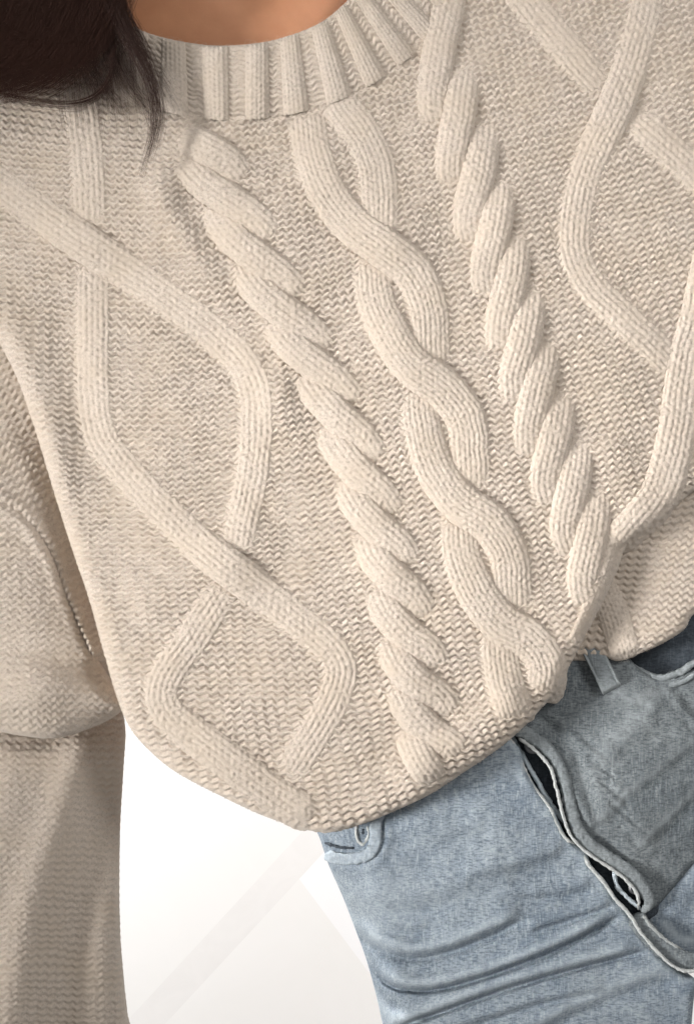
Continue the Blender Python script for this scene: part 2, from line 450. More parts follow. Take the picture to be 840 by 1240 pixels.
# ------------------------------------------------------------------ person: body and hair
prs = thing('person', 'wearer seen from above, tanned bare throat and long dark brown hair over the shoulder', 'person', W(430, 700, -260))
def torso():
    # rings down the body axis: (y, centre x, half width, half depth, centre z)
    R_ = [(-330, 262, 95, 95, -150), (-240, 264, 92, 92, -150), (-150, 268, 105, 95, -150), (-80, 275, 150, 105, -155), (-20, 285, 250, 115, -160),
          (60, 300, 330, 120, -172), (180, 330, 330, 130, -190), (400, 400, 270, 135, -230), (620, 480, 230, 120, -250), (780, 540, 200, 105, -265),
          (900, 600, 150, 80, -285)]
    yy = np.array([r[0] for r in R_], float); Q = np.array(R_, float)
    ys = np.linspace(yy[0], yy[-1], 110); G = np.stack([np.interp(ys, yy, Q[:, k]) for k in range(5)], 1)
    ker = np.ones(7) / 7
    for k in range(1, 5):
        p_ = np.pad(G[:, k], 3, mode='edge'); G[:, k] = np.convolve(p_, ker, 'valid')
    th = np.linspace(0, 2 * math.pi, 96, endpoint=False)
    X = G[:, 1:2] + G[:, 2:3] * np.cos(th); Z = G[:, 4:5] + G[:, 3:4] * np.sin(th); Y = G[:, 0:1] + 0 * X
    # notch of the throat and collar bones
    Z = Z - 10 * np.exp(-((X - 300) / 26)**2 - ((Y + 20) / 30)**2) * (np.sin(th) > 0)
    for sgn in (-1, 1):
        cx = X - 300; ln = Y + 22 + .25 * np.abs(cx)
        Z = Z + 7 * np.exp(-(ln / 11)**2) * sm(18, 60, sgn * cx) * (1 - sm(150, 230, sgn * cx)) * (np.sin(th) > 0)
    P = W(X, Y, Z); V = P.transpose(1, 0, 2).reshape(-1, 3); F = grid_faces(96, 110, True)
    return V, F
V, F = torso()
body_o = link_mesh('body', V, F, SKIN, prs)

def curves(name, P, rad, m, parent, label=None, kind=None):
    """P (n, k, 3) world points, rad (n, k)"""
    n, k = P.shape[:2]
    cv = bpy.data.hair_curves.new(name); cv.add_curves([k] * n)
    loc = wloc(parent)
    cv.points.foreach_set('position', (P - loc).astype(np.float32).ravel())
    a = cv.attributes.get('radius') or cv.attributes.new('radius', 'FLOAT', 'POINT')
    a.data.foreach_set('value', rad.astype(np.float32).ravel())
    cv.materials.append(m)
    o = bpy.data.objects.new(name, cv); sc.collection.objects.link(o); o.parent = parent
    if label: o['label'] = label
    if kind: o['kind'] = kind
    return o
def lock(g, n, s0, s1, z0, z1, k=22, curl=3.0, cut=.35, rad=.000055):
    """n hairs round a guide path (x, y); s0/s1 spread at root and tip"""
    c, _ = spline(g, 6); t = np.linspace(0, 1, k); src = np.linspace(0, 1, len(c))
    gx = np.interp(t, src, c[:, 0]); gy = np.interp(t, src, c[:, 1])
    T = np.stack([np.gradient(gx), np.gradient(gy)], 1); T /= np.linalg.norm(T, axis=1, keepdims=True)
    Nn = np.stack([T[:, 1], -T[:, 0]], 1)
    a = rng.normal(0, 1, (n, 1)); zz = rng.uniform(0, 1, (n, 1)); ln = 1 - cut * rng.uniform(0, 1, (n, 1))**2
    tt = t[None] * ln
    GX = np.interp(tt, t, gx); GY = np.interp(tt, t, gy); NX = np.interp(tt, t, Nn[:, 0]); NY = np.interp(tt, t, Nn[:, 1])
    sp = s0 + (s1 - s0) * tt
    ph = rng.uniform(0, 6.28, (n, 1)); fr = rng.uniform(2, 6, (n, 1))
    wob = curl * np.sin(ph + fr * tt * 3) * (tt**1.2) * rng.uniform(.2, 1, (n, 1))
    off = a * sp + wob
    X = GX + NX * off; Y = GY + NY * off
    Z = z0 + (z1 - z0) * tt + zz * (18 * (1 - tt * .7)) + 1.5 * np.sin(ph * 2 + 9 * tt)
    r = rad * np.ones((1, k)) * (1 - .75 * tt**3) * rng.uniform(.7, 1.25, (n, 1))
    return W(X, Y, Z), r
locks = []
def L_(*a, **k): locks.append(lock(*a, **k))
for i in range(26):         # the heavy fall, swept back towards the shoulder
    x0 = -70 + i * 8.5; q = i / 25
    L_([(x0 + 20, -110), (x0 + 4, -30), (x0 - 25 - 10 * q, 30 + 22 * q), (x0 - 85, 62 + 35 * q), (x0 - 150, 80 + 30 * q)], 190, 9, 12, 50, 22, curl=8, cut=.42, rad=.00008)
for i in range(16):
    x0 = 30 + i * 7.2
    L_([(x0 - 10, -110), (x0, -40), (x0 + 2, 10), (x0 - 8 + i * .5, 45), (x0 - 30 + i * 2, 78 - i * .6)], 160, 7, 12, 48, 20, curl=8, cut=.4, rad=.00008)
L_([(118, -100), (128, -20), (150, 35), (174, 80), (187, 120), (186, 160), (170, 214)], 130, 9, 2.4, 50, 16, curl=3, cut=.55, rad=.00007)
L_([(128, -100), (132, -10), (160, 35), (186, 75), (208, 112), (222, 135)], 60, 6, 4, 26, 14, curl=4, cut=.5)
L_([(120, -100), (134, -10), (158, 30), (176, 72), (190, 112), (196, 150), (182, 200)], 70, 6, 4, 26, 14, curl=3, cut=.4)
L_([(100, -100), (118, 10), (136, 60), (158, 105), (180, 135), (188, 165), (184, 196)], 70, 6, 3, 24, 12, curl=4, cut=.4)
L_([(80, -100), (100, 20), (112, 75), (132, 112), (158, 142)], 90, 9, 4, 22, 12, curl=4, cut=.4)
L_([(70, -100), (90, 20), (100, 75), (128, 108), (152, 138)], 60, 9, 6, 22, 12, curl=4, cut=.4)
L_([(70, -90), (110, -20), (133, 40), (137, 82), (122, 112), (90, 125), (45, 122), (-10, 112), (-60, 108)], 40, 3, 1.4, 26, 14, curl=1.2, cut=.1, rad=.00008)
L_([(40, -90), (80, -20), (105, 50), (118, 100), (100, 130), (50, 128), (0, 118)], 12, 5, 3, 24, 13, curl=2, cut=.3)
L_([(90, -90), (110, 0), (120, 60), (150, 110), (200, 142), (216, 158)], 22, 6, 6, 24, 14, curl=4, cut=.4)
for i in range(46):         # loose ends along the lower edge of the fall
    x0 = rng.uniform(-60, 130); q = rng.uniform(-16, 30); yb = np.interp(x0, [-60, 60, 130], [96, 100, 78])
    L_([(x0 + 40, -90), (x0 + 30, 0), (x0 + 6, yb - 35), (x0 - 20 + q, yb + 6), (x0 - 46 + q * 2, yb + rng.uniform(10, 34))], 9, 4, 3, 48, 15, curl=7, cut=.35, rad=.00007)
for i in range(130):         # stray hairs
    x0 = rng.uniform(50, 150); a = rng.uniform(-22, 26)
    L_([(x0 - 10, -90), (x0, -5), (x0 + 20 + a * .4, 50), (x0 + 30 + a, 95), (x0 + 42 + a * 1.3, rng.uniform(105, 175))], 6, 3.5, 2.5, 40, 16, curl=5, cut=.5, rad=.000075)
P = np.concatenate([l[0] for l in locks]); R_ = np.concatenate([l[1] for l in locks])
curves('hair', P, R_, HAIR, prs, label='dark brown hair with loose wispy ends falling over the shoulder')

# ------------------------------------------------------------------ sweater
swt = thing('cable_knit_sweater', 'cream wool sweater with rope cables and diamond lattice bands above the jeans', 'sweater', W(420, 960, -120))
OUT = [(-90, -90), (-40, -90), (30, -90), (48, -20), (92, 50), (150, 92), (212, 112), (262, 118), (312, 118), (355, 112), (404, 96), (445, 76),
       (480, 52), (508, 25), (528, -12), (540, -60), (552, -90), (700, -90), (920, -90), (920, 200), (920, 540), (880, 572),
       (840, 594), (800, 628), (765, 652), (748, 668), (744, 688), (732, 720), (714, 756), (698, 790), (688, 808), (676, 832), (655, 858),
       (620, 893), (590, 916), (560, 936), (520, 962), (480, 981), (435, 999), (390, 1008), (330, 992), (270, 965), (215, 936), (180, 908),
       (157, 880), (142, 845), (126, 790), (108, 725), (86, 660), (64, 590), (46, 530), (26, 470), (5, 425), (-30, 365), (-90, 290)]
def edgeR(x, y):        # the hem rolls under more softly than the neck opening
    return 7 + 15 * sm(250, 420, y) * (1 - sm(600, 900, x) * .3)
_OP = spline(OUT, 5, True)[0]
def zcloth(x, y):
    x = np.asarray(x, float); y = np.asarray(y, float)
    d = seg_dist(x, y, _OP, True)[0]; ins = inside(x, y, _OP); R = edgeR(x, y)
    q = np.clip(1 - d / R, 0, 1); drop = R * (1 - np.sqrt(np.clip(1 - q * q, 0, 1)))
    return zbody(x, y) - np.where(ins, drop, R + 2.0 * d)
patch('front_panel', OUT, zbody, WOOL, swt, step=1.2, Rf=edgeR, disp=ground_disp(6.9), back=60, fib=.035)

def zside(x, y): return -70 + 10 * np.sin((np.asarray(x, float) - 700) / 60.0) * 1.0 - 12 * sm(760, 900, x)
patch('side_panel', [(660, 640), (760, 560), (920, 480), (925, 600), (925, 690), (870, 722), (838, 745), (828, 762), (800, 780), (768, 793), (735, 798), (700, 800), (665, 790)],
      zside, WOOL, swt, step=1.3, R=14, disp=lambda x, y: 6.2 * sample(PURL, (x + .15 * y) / 11.5, (y - .04 * x + 3 * vnoise(x, y, 8, 40)) / 8.6), back=40, fib=.02,
      label='shaded lower side of the sweater tucked behind the front fold')

# cables
def under_over(A=8.0):          # sunk at both ends, proud in the middle
    return lambda t, x, y: -A * (1 - sm(0, .35, t)) + .45 * A * np.exp(-((t - .5) / .22)**2) - .35 * A * sm(.7, 1, t)
def cable(name, label, segs, width, A, dome, tip, start, seed, pre=(-6, -24)):
    e = bpy.data.objects.new(name, None); sc.collection.objects.link(e); e.parent = swt; e['label'] = label; e.empty_display_size = .02
    for i, sg in enumerate(segs):
        if i: sg = [(sg[0][0] + pre[0], sg[0][1] + pre[1])] + sg
        strand('cable_twist', sg, width, WOOL, e, zcloth, dome=dome, lift=under_over(A), tip=tip, start=start, seed=seed + i, pitch=12.5, row=9.0, dropt=5, expo=.76, wmin=.62)
    return e
rope1 = [[(205, 160), (225, 168), (250, 179), (276, 196), (296, 220)],
         [(218, 188), (232, 206), (252, 225), (282, 245), (310, 265), (331, 291)],
         [(256, 246), (266, 268), (285, 290), (312, 312), (342, 335), (364, 361)],
         [(292, 317), (301, 337), (320, 358), (345, 378), (374, 399), (399, 425)],
         [(330, 384), (341, 404), (359, 423), (388, 446), (412, 466), (430, 491)],
         [(368, 447), (378, 468), (393, 487), (415, 509), (438, 530), (458, 560)],
         [(396, 512), (403, 533), (417, 553), (438, 576), (461, 597), (480, 624)],
         [(418, 578), (425, 598), (438, 618), (460, 641), (483, 660), (498, 686)],
         [(442, 643), (448, 663), (459, 682), (480, 704), (501, 722), (515, 749)],
         [(456, 710), (462, 728), (473, 747), (495, 770), (519, 787), (532, 811)],
         [(469, 771), (475, 788), (486, 807), (508, 829), (533, 845), (547, 868)],
         [(482, 830), (488, 846), (499, 864), (520, 886), (544, 900), (557, 917)],
         [(497, 887), (502, 903), (510, 921), (520, 936), (530, 950)]]
cable('left_rope_cable', 'slim rope cable left of the linked centre cable', rope1, 42, 9, 11.5, 16, 12, 100, (-3, -16))
rope2 = [[(552, -60), (547, -15), (537, 30), (529, 75), (523, 115), (526, 151)],
         [(563, 80), (560, 105), (556, 135), (550, 166), (545, 196), (547, 225)],
         [(586, 148), (585, 172), (581, 200), (573, 232), (566, 262), (569, 295)],
         [(604, 218), (604, 240), (600, 268), (593, 300), (587, 332), (590, 362)],
         [(623, 284), (623, 305), (619, 334), (612, 364), (605, 395), (606, 427)],
         [(642, 350), (641, 372), (637, 398), (630, 428), (622, 458), (624, 491)],
         [(659, 414), (658, 436), (653, 460), (646, 490), (640, 522), (643, 556)],
         [(678, 476), (677, 498), (672, 525), (665, 554), (660, 585), (667, 614)],
         [(699, 534), (698, 557), (694, 584), (688, 613), (684, 644), (694, 674)],
         [(720, 594), (720, 617), (716, 645), (709, 676), (704, 706), (712, 736)]]
cable('right_rope_cable', 'slim rope cable right of the linked centre cable', rope2, 41, 9, 11.5, 16, 12, 200, (-4, -18))
links = [[(404, 113), (414, 130), (438, 162), (455, 200), (459, 240), (458, 284)],
         [(371, 126), (372, 145), (378, 185), (395, 230), (425, 270), (462, 298), (500, 330), (518, 370), (522, 410), (523, 450)],
         [(449, 306), (449, 330), (455, 365), (473, 405), (500, 443), (536, 470), (563, 505), (569, 550), (572, 604)],
         [(508, 466), (508, 490), (513, 525), (528, 570), (556, 608), (591, 632), (615, 670), (620, 710), (622, 752)],
         [(556, 622), (555, 645), (560, 678), (579, 720), (607, 755), (641, 775), (661, 806), (655, 850)],
         [(606, 770), (605, 790), (610, 822), (621, 855), (630, 878)]]
ce = bpy.data.objects.new('linked_centre_cable', None); sc.collection.objects.link(ce); ce.parent = swt; ce['label'] = 'wide open-linked cable down the middle of the front'
for i, sg in enumerate(links):
    if i >= 2: sg = [(sg[0][0] + 4, sg[0][1] - 20)] + sg
    if i < 4: sg = sg + [(sg[-1][0] + 4, sg[-1][1] + 12)]
    def lf(t, x, y, i=i):
        z = -6 * (1 - sm(0, .2, t)) - 7 * sm(.84, 1, t) + 5 * np.exp(-((t - .52) / .2)**2)
        if i == 0: z = -7 * sm(.84, 1, t) - 6 * (1 - sm(0, .1, t))
        if i == 1: z = -6 * (1 - sm(0, .08, t)) - 7 * sm(.88, 1, t) + 5 * np.exp(-((t - .5) / .18)**2)
        if i == 4: z = -6 * (1 - sm(0, .22, t)) + 5 * np.exp(-((t - .55) / .2)**2) - 8 * sm(.9, 1, t)
        if i == 5: z = -6 * (1 - sm(0, .3, t)) - 6 * sm(.8, 1, t)
        return z
    strand('cable_strand', sg, 50, WOOL, ce, zcloth, dome=9.5, expo=.70, lift=lf, tip=18, start=14, seed=300 + i, pitch=13, row=9.5, dropt=6, wmin=.5)

# lattice bands
def at_(x, y, px, py, r, d): return d * np.exp(-((x - px)**2 + (y - py)**2) / r**2)
def band(pts, width, lift, seed, dome=8.5, label=None, **k):
    strand('lattice_band', pts, width, WOOL, swt, zcloth, dome=dome, expo=.72, lift=lift, seed=seed, pitch=12.5, row=9.5, label=label, **k)
band([(-70, 170), (-20, 208), (25, 240), (70, 272), (130, 312), (190, 352), (245, 392), (288, 432), (307, 468), (311, 515), (306, 570), (296, 620), (288, 660), (276, 700), (262, 728), (234, 772), (208, 808), (196, 836), (203, 862), (232, 888), (278, 922), (325, 957), (362, 981), (384, 992)],
     47, lambda t, x, y: at_(x, y, 108, 297, 44, 5) - at_(x, y, 280, 690, 28, 7) + 2 * sm(840, 900, y), 401, tip=26, label='left lattice band running from the shoulder and turning along the hem')
band([(96, 100), (102, 150), (108, 210), (110, 270), (113, 340), (113, 410), (114, 480), (124, 530), (160, 578), (205, 624), (250, 666), (300, 704), (350, 742), (392, 776), (412, 806), (406, 842), (386, 880), (360, 920), (342, 948)],
     47, lambda t, x, y: -at_(x, y, 108, 297, 30, 7) + at_(x, y, 280, 690, 45, 6) - at_(x, y, 338, 955, 26, 7), 402, tip=6, label='left lattice band bending towards the hem below the rope cable')
band([(590, -60), (625, -15), (660, 28), (695, 68), (728, 106), (775, 150), (820, 190), (870, 238), (920, 285)], 46, lambda t, x, y: -at_(x, y, 742, 128, 30, 7), 404, label='right lattice band slanting down to the right edge')
band([(800, -70), (788, -20), (774, 40), (756, 100), (735, 150), (712, 200), (698, 255), (697, 305), (716, 345), (752, 382), (788, 415), (815, 442), (832, 462)], 45, lambda t, x, y: at_(x, y, 742, 128, 45, 6) - 6 * sm(.93, 1, t), 405, label='right lattice band bending beside the right rope cable')
band([(905, 180), (880, 250), (860, 320), (846, 385), (831, 440), (823, 500), (812, 556), (797, 600), (770, 634), (744, 662)], 48, lambda t, x, y: 3 + 0 * t, 406, tip=20, label='right lattice band along the folded edge')
strand('rolled_edge', [(752, 640, 30), (742, 662, 27), (736, 684, 24), (724, 714, 22), (708, 748, 20), (692, 782, 17)], 24, WOOL, swt, lambda x, y: np.maximum(zcloth(x, y), zbody(x, y) - 16), dome=8, lift=lambda t, x, y: 1 + 0 * t, seed=407, pitch=9, row=8, amp=5, tip=14, start=16, dropt=6)
strand('lattice_band', [(705, 655), (722, 700), (742, 745), (758, 798)], 42, WOOL, swt, zside, dome=9, lift=lambda t, x, y: 1 - 8 * sm(.9, 1, t), seed=408, pitch=10.5, row=9, amp=3.4, label='short band on the shaded side panel', tip=12)

# collar
Oc = np.array([(22, -110), (30, -60), (46, 0), (92, 76), (150, 118), (212, 138), (262, 145), (312, 144), (358, 137), (412, 121), (455, 99), (492, 72), (522, 42), (545, 5), (560, -40), (572, -90), (580, -130)], float)
Ic = np.array([(82, -110), (95, -70), (105, -25), (132, 14), (168, 36), (210, 49), (260, 56), (312, 53), (350, 44), (387, 29), (412, 10), (432, -12), (448, -38), (458, -62), (465, -90), (468, -120), (470, -150)], float)
def knot(C, t):
    q = np.vstack([2 * C[0] - C[1], C, 2 * C[-1] - C[-2]])
    i = np.clip(np.floor(t).astype(int), 0, len(C) - 2); f = (t - i)[:, None]
    a, b_, c, d = q[i], q[i + 1], q[i + 2], q[i + 3]
    return .5 * (2 * b_ + (c - a) * f + (2 * a - 5 * b_ + 4 * c - d) * f**2 + (3 * b_ - a - 3 * c + d) * f**3)
def collar_grid(t, lift, sunk=0, rows=78):
    O_ = knot(Oc, t); I_ = knot(Ic, t)
    D_ = I_ - O_; Ln = np.linalg.norm(D_, axis=1, keepdims=True); Dn = D_ / Ln
    v = np.linspace(0, 1, rows); a = np.linspace(0, 1, 20)[1:]
    zo = zbody(O_[:, 0], O_[:, 1])
    bx = np.concatenate([O_[:, None] + D_[:, None] * (v[None, :, None] * (1 - 9 / Ln[:, :, None])),
                         (O_ + D_ - Dn * 9)[:, None] + Dn[:, None] * (9 * np.sin(a * math.pi * .62))[None, :, None]], 1)
    base = -1 + 11 * np.sin(np.clip(v, 0, 1)**.75 * math.pi * .62)
    zt = np.r_[base, base[-1] - 9 * (1 - np.cos(a * math.pi * .62)) - 55 * np.clip(a - .75, 0, 1)]
    Z = zo[:, None] + zt[None] + lift[:, None]
    arc = np.r_[v * 90, 90 + a * 20]
    return bx[..., 0], bx[..., 1], Z, arc
col = bpy.data.objects.new('ribbed_collar', None); sc.collection.objects.link(col); col.parent = swt; col['label'] = 'thick ribbed crew neck collar round the bare throat'
t = np.arange(0.0, 15.99, .022)
X, Y, Z, arc = collar_grid(t, np.zeros(len(t)))
P = W(X, Y, Z); Nn = normals(P)
h = sample(PURL, t[:, None] * 4.0 + 0 * arc[None], arc[None] / 7.4 + .4 * vnoise(X + 200, Y + 200, 9, 14))
P = P + Nn * (4.0 * h * S)[..., None]
link_mesh('collar_ground', P.reshape(-1, 3), grid_faces(*Z.shape), WOOL, col)
FIB.append((P.reshape(-1, 3)[::40], Nn.reshape(-1, 3)[::40]))
for k in range(1, 15):
    w_ = .33
    t = k + np.linspace(-w_, w_, 26); q = (t - k) / w_
    dome = 8.5 * np.clip(1 - np.abs(q)**2.6, 0, 1)**.5 - 3.0
    X, Y, Z, arc = collar_grid(t, dome)
    P = W(X, Y, Z); Nn = normals(P)
    h = sample(KNIT, q[:, None] * 1.5 + .5 + 0 * arc[None], arc[None] / 7.6 + .3 * vnoise(X + 200, Y + 200, 10 + k, 9))
    P = P + Nn * (4.4 * h * S)[..., None]
    link_mesh('collar_rib', P.reshape(-1, 3), grid_faces(*Z.shape), WOOL, col)
    FIB.append((P.reshape(-1, 3)[::40], Nn.reshape(-1, 3)[::40]))
# linking seam under the collar
sp = knot(Oc, np.arange(.5, 15.5, .25))
strand('collar_seam', [tuple(p + np.array((0, 1.5))) for p in sp], 6, WOOL, col, lambda x, y: zbody(x, y) + 1.5, dome=3.2, pitch=6, row=6, amp=1.6, ds=1.3, fib=.05)

# sleeve
slv = bpy.data.objects.new('sleeve', None); sc.collection.objects.link(slv); slv.parent = swt; slv['label'] = 'slouchy wide sleeve hanging at the left'
def sd(amp, pitch=11.5, row=8.8, rot=0.0, fade=None):
    c_, s_ = math.cos(rot), math.sin(rot)
    def f(x, y):
        u = x * c_ + y * s_; v = -x * s_ + y * c_
        h = sample(PURL, (u + 3 * vnoise(x + 300, y + 300, 51, 30)) / pitch, (v + 3 * vnoise(x + 300, y + 300, 52, 33)) / row)
        a = amp * (1 if fade is None else fade(x, y))
        return a * (h + .15 * vnoise(x + 300, y + 300, 53, 4))
    return f
seam = spline([(-90, 575), (0, 608), (35, 632), (62, 672), (82, 725), (108, 785)], 8)[0]
def zunder(x, y):
    d, side, _, _, _ = seg_dist(x, y, seam)
    return np.where(side < 0, zup(x, y) - 2 - 110 * sm(0, 70, d) * sm(600, 820, y) - 26 * sm(0, 110, d), zup(x, y) - 9)
def zup(x, y):
    z = -60 + 16 * np.exp(-((x + 40) / 100)**2) - 34 * sm(30, 160, x) + 6 * np.exp(-((y - 820) / 40)**2) * sm(-40, 80, x)
    d, _, _, _, _ = seg_dist(x, y, seam)
    z = z + 3 * np.exp(-((d - 7) / 7)**2)
    z = z + 5 * np.sin((np.asarray(y, float) * .8 + .5 * np.asarray(x, float)) / 55)
    z = z + 9 * np.exp(-(seg_dist(x, y, spline([(-60, 860), (40, 842), (100, 835), (140, 845)], 8)[0])[0] / 22)**2) - 8 * np.exp(-(seg_dist(x, y, spline([(-60, 780), (40, 790), (110, 815)], 8)[0])[0] / 20)**2)
    return z
patch('underarm_panel', [(-90, 240), (0, 330), (60, 440), (100, 560), (130, 680), (158, 790), (158, 846), (120, 850), (40, 780), (-90, 700)],
      zunder, WOOL, slv, step=1.5, R=10, disp=sd(4.4, rot=-.5), back=30, fib=.015)
patch('upper_sleeve', [(-90, 572), (0, 606), (35, 630), (62, 670), (82, 723), (110, 783), (136, 828), (150, 853), (138, 868), (104, 884), (66, 894), (20, 890), (-30, 878), (-90, 862)],
      zup, WOOL, slv, step=1.4, R=12, Rf=lambda x, y: 12 + 17 * sm(640, 860, y), RH=lambda x, y: 3 + 24 * sm(690, 860, y), disp=sd(4.4, fade=lambda x, y: 1 - .35 * sm(700, 800, y)), back=50, fib=.03)
strand('sleeve_seam', [(-80, 582), (0, 613), (33, 637), (56, 673), (66, 700)], 7, WOOL, slv, lambda x, y: zup(x, y) - 5, dome=4, pitch=8, row=7, amp=2.2, tip=20)
def zlow(x, y):
    z = -84 - 62 * sm(-30, 170, x) - 25 * (1 - sm(862, 940, y))
    z = z + 12 * np.exp(-(seg_dist(x, y, spline([(100, 905), (70, 1000), (30, 1120), (0, 1300)], 8)[0])[0] / 26)**2)
    z = z - 14 * np.exp(-(seg_dist(x, y, spline([(135, 950), (112, 1060), (85, 1180), (70, 1310)], 8)[0])[0] / 26)**2)
    return z + 4 * np.sin(np.asarray(y, float) / 48 + np.asarray(x, float) / 40)
patch('lower_sleeve', [(-90, 800), (0, 815), (70, 822), (115, 830), (142, 846), (152, 880), (150, 930), (146, 1000), (145, 1070), (146, 1130), (150, 1190), (156, 1260), (160, 1330), (40, 1340), (-90, 1340)],
      zlow, WOOL, slv, step=1.4, R=34, disp=sd(4.6, fade=lambda x, y: .55 + .45 * sm(1000, 1150, y)), back=80, fib=.03)

# stray wool fibres
P0 = np.concatenate([f[0] for f in FIB]); N0 = np.concatenate([f[1] for f in FIB]); n = len(P0)
k = 5; tt = np.linspace(0, 1, k)
tang = rng.normal(0, 1, (n, 3)); tang -= (tang * N0).sum(1, keepdims=True) * N0; tang /= np.linalg.norm(tang, axis=1, keepdims=True)
tang2 = np.cross(tang, N0)
ln = rng.uniform(.0018, .0055, (n, 1)); up = rng.uniform(.10, .60, (n, 1)); cu = rng.uniform(-.9, .9, (n, 1))
PP = P0[:, None] - N0[:, None] * .0002 + (tang[:, None] * tt[None, :, None] + tang2[:, None] * (tt**2)[None, :, None] * cu[:, None]) * ln[:, None] + N0[:, None] * (np.sin(tt * 2.4)[None, :, None] * up[:, None] * ln[:, None])
curves('wool_fuzz', PP, np.full((n, k), .000034) * (1 - .6 * tt)[None], FUZZ, swt, kind='stuff')
print('fibres', n)

# ------------------------------------------------------------------ jeans
jns = thing('jeans', 'faded blue high-waisted denim jeans with an open-edged button fly below the sweater', 'jeans', W(640, 1240, -200))
def crease(x, y, path, depth, w, ridge=0, off=0, fade=(.12, .12)):
    d, side, t, _, _ = seg_dist(x, y, path); e = sm(0, fade[0], t) * (1 - sm(1 - fade[1], 1, t)) if fade[0] > 0 else 1.0
    s_ = d * side
    z = -depth * np.exp(-(d / w)**2) * e
    if ridge: z = z + ridge * np.exp(-((s_ - off) / (abs(off) * .8 + 2))**2) * e
    return z
def step_fold(x, y, path, h, w=3.0, reach=60):
    d, side, t, _, _ = seg_dist(x, y, path); s_ = d * side
    e = sm(0, .08, t) * (1 - sm(.95, 1, t))
    return h * (1 / (1 + np.exp(np.clip(s_ / w, -30, 30)))) * np.exp(-(np.clip(-s_, 0, None) / reach)**2) * e
sp_ = lambda p: spline(p, 7)[0]
CR = [(sp_([(425, 1118), (450, 1146), (490, 1160), (530, 1157), (580, 1140), (640, 1112)]), 13, 6, 9, -12),
      (sp_([(446, 1165), (462, 1186), (480, 1197), (520, 1200), (565, 1190), (620, 1172), (690, 1143), (757, 1106)]), 17, 3.6, 10, -10),
      (sp_([(455, 1262), (490, 1242), (540, 1224), (620, 1196), (700, 1173), (790, 1150)]), 16, 3.6, 10, -10),
      (sp_([(440, 1180), (455, 1200), (480, 1222), (520, 1228)]), 5, 7, 4, 10),
      (sp_([(410, 1085), (450, 1105), (520, 1100), (600, 1075), (690, 1050)]), 5, 14, 4, -22),
      (sp_([(640, 1262), (700, 1228), (780, 1195), (822, 1188)]), 5, 10, 4, -14),
      (sp_([(470, 1015), (540, 1020), (600, 1005)]), 2.5, 12, 2, -16),
      (sp_([(600, 1090), (660, 1088), (720, 1078)]), 4, 6, 3, -10), (sp_([(560, 1070), (640, 1050), (690, 1032)]), 3, 7, 3, -12), (sp_([(480, 1262), (560, 1246), (660, 1216), (740, 1200)]), 6, 5, 4, -9),
      (sp_([(425, 1085), (440, 1110), (470, 1128), (520, 1130)]), 4, 7, 3, -10), (sp_([(640, 1130), (700, 1112), (745, 1096)]), 6, 4, 4, -8),
      (sp_([(555, 1310), (620, 1262), (700, 1232)]), 5, 9, 4, -12)]
def zleg(x, y, crs=None):
    x = np.asarray(x, float); y = np.asarray(y, float)
    z = -92 - 10 * np.clip((y - 950) / 300, 0, 1.5) + 22 * np.exp(-((x - (560 + .25 * (y - 950))) / 150)**2)
    for p, d, w, r, o in CR: z = z + crease(x, y, p, d, w, r, o)
    z = z - crease(x, y, sp_([(383, 1044), (415, 1052), (452, 1048), (468, 1020), (470, 985)]), 3, 7)
    return z + 2.2 * vnoise(x + 300, y + 300, 61, 45) + .7 * vnoise(x + 300, y + 300, 62, 12)
def wleg(x, y):
    x = np.asarray(x, float); y = np.asarray(y, float); w = .0 * x
    for p, d, wd, r, o in CR[:4] + CR[5:6]:
        dd, s, t, _, _ = seg_dist(x, y, p); w = w + .38 * np.exp(-((dd * s - o * 1.0) / 7)**2) * sm(0, .15, t) * (1 - sm(.85, 1, t))
    dd = seg_dist(x, y, FLY)[0]; w = w + .5 * np.exp(-(dd / 9)**2) * (.6 + .4 * vnoise(x, y, 63, 9))
    w = w + .22 * np.exp(-((x - 470) / 60)**2 - ((y - 1095) / 50)**2)
    return np.clip(w * (.8 + .3 * vnoise(x, y, 64, 6)), 0, 1)
FLY = sp_([(600, 872), (612, 890), (628, 905), (636, 930), (650, 955), (668, 978), (676, 995), (686, 1014), (697, 1024), (708, 1030), (716, 1048), (732, 1066), (745, 1086), (757, 1100), (768, 1120), (788, 1144), (806, 1164), (826, 1178), (850, 1180)])
LEG = [(370, 930), (376, 985), (388, 1018), (398, 1048), (414, 1084), (428, 1120), (442, 1158), (454, 1200), (464, 1245), (474, 1300), (480, 1350), (600, 1360), (800, 1360), (834, 1300), (836, 1250), (840, 1205), (844, 1188),
       (826, 1178), (806, 1164), (788, 1144), (768, 1120), (757, 1100), (745, 1086), (732, 1066), (716, 1048), (708, 1030), (697, 1024), (686, 1014), (676, 995), (668, 978), (650, 955), (636, 930), (628, 905), (612, 890), (596, 868), (560, 850), (450, 870)]
def RL(x, y): return 8 + 50 * (1 - sm(440, 560, x + .0 * y)) * 1.0
patch('thigh_panel', LEG, zleg, DENIM, jns, step=1.5, Rf=RL, back=90, wearf=wleg, label='pale faded thigh with wrinkles pulling up to the fly')
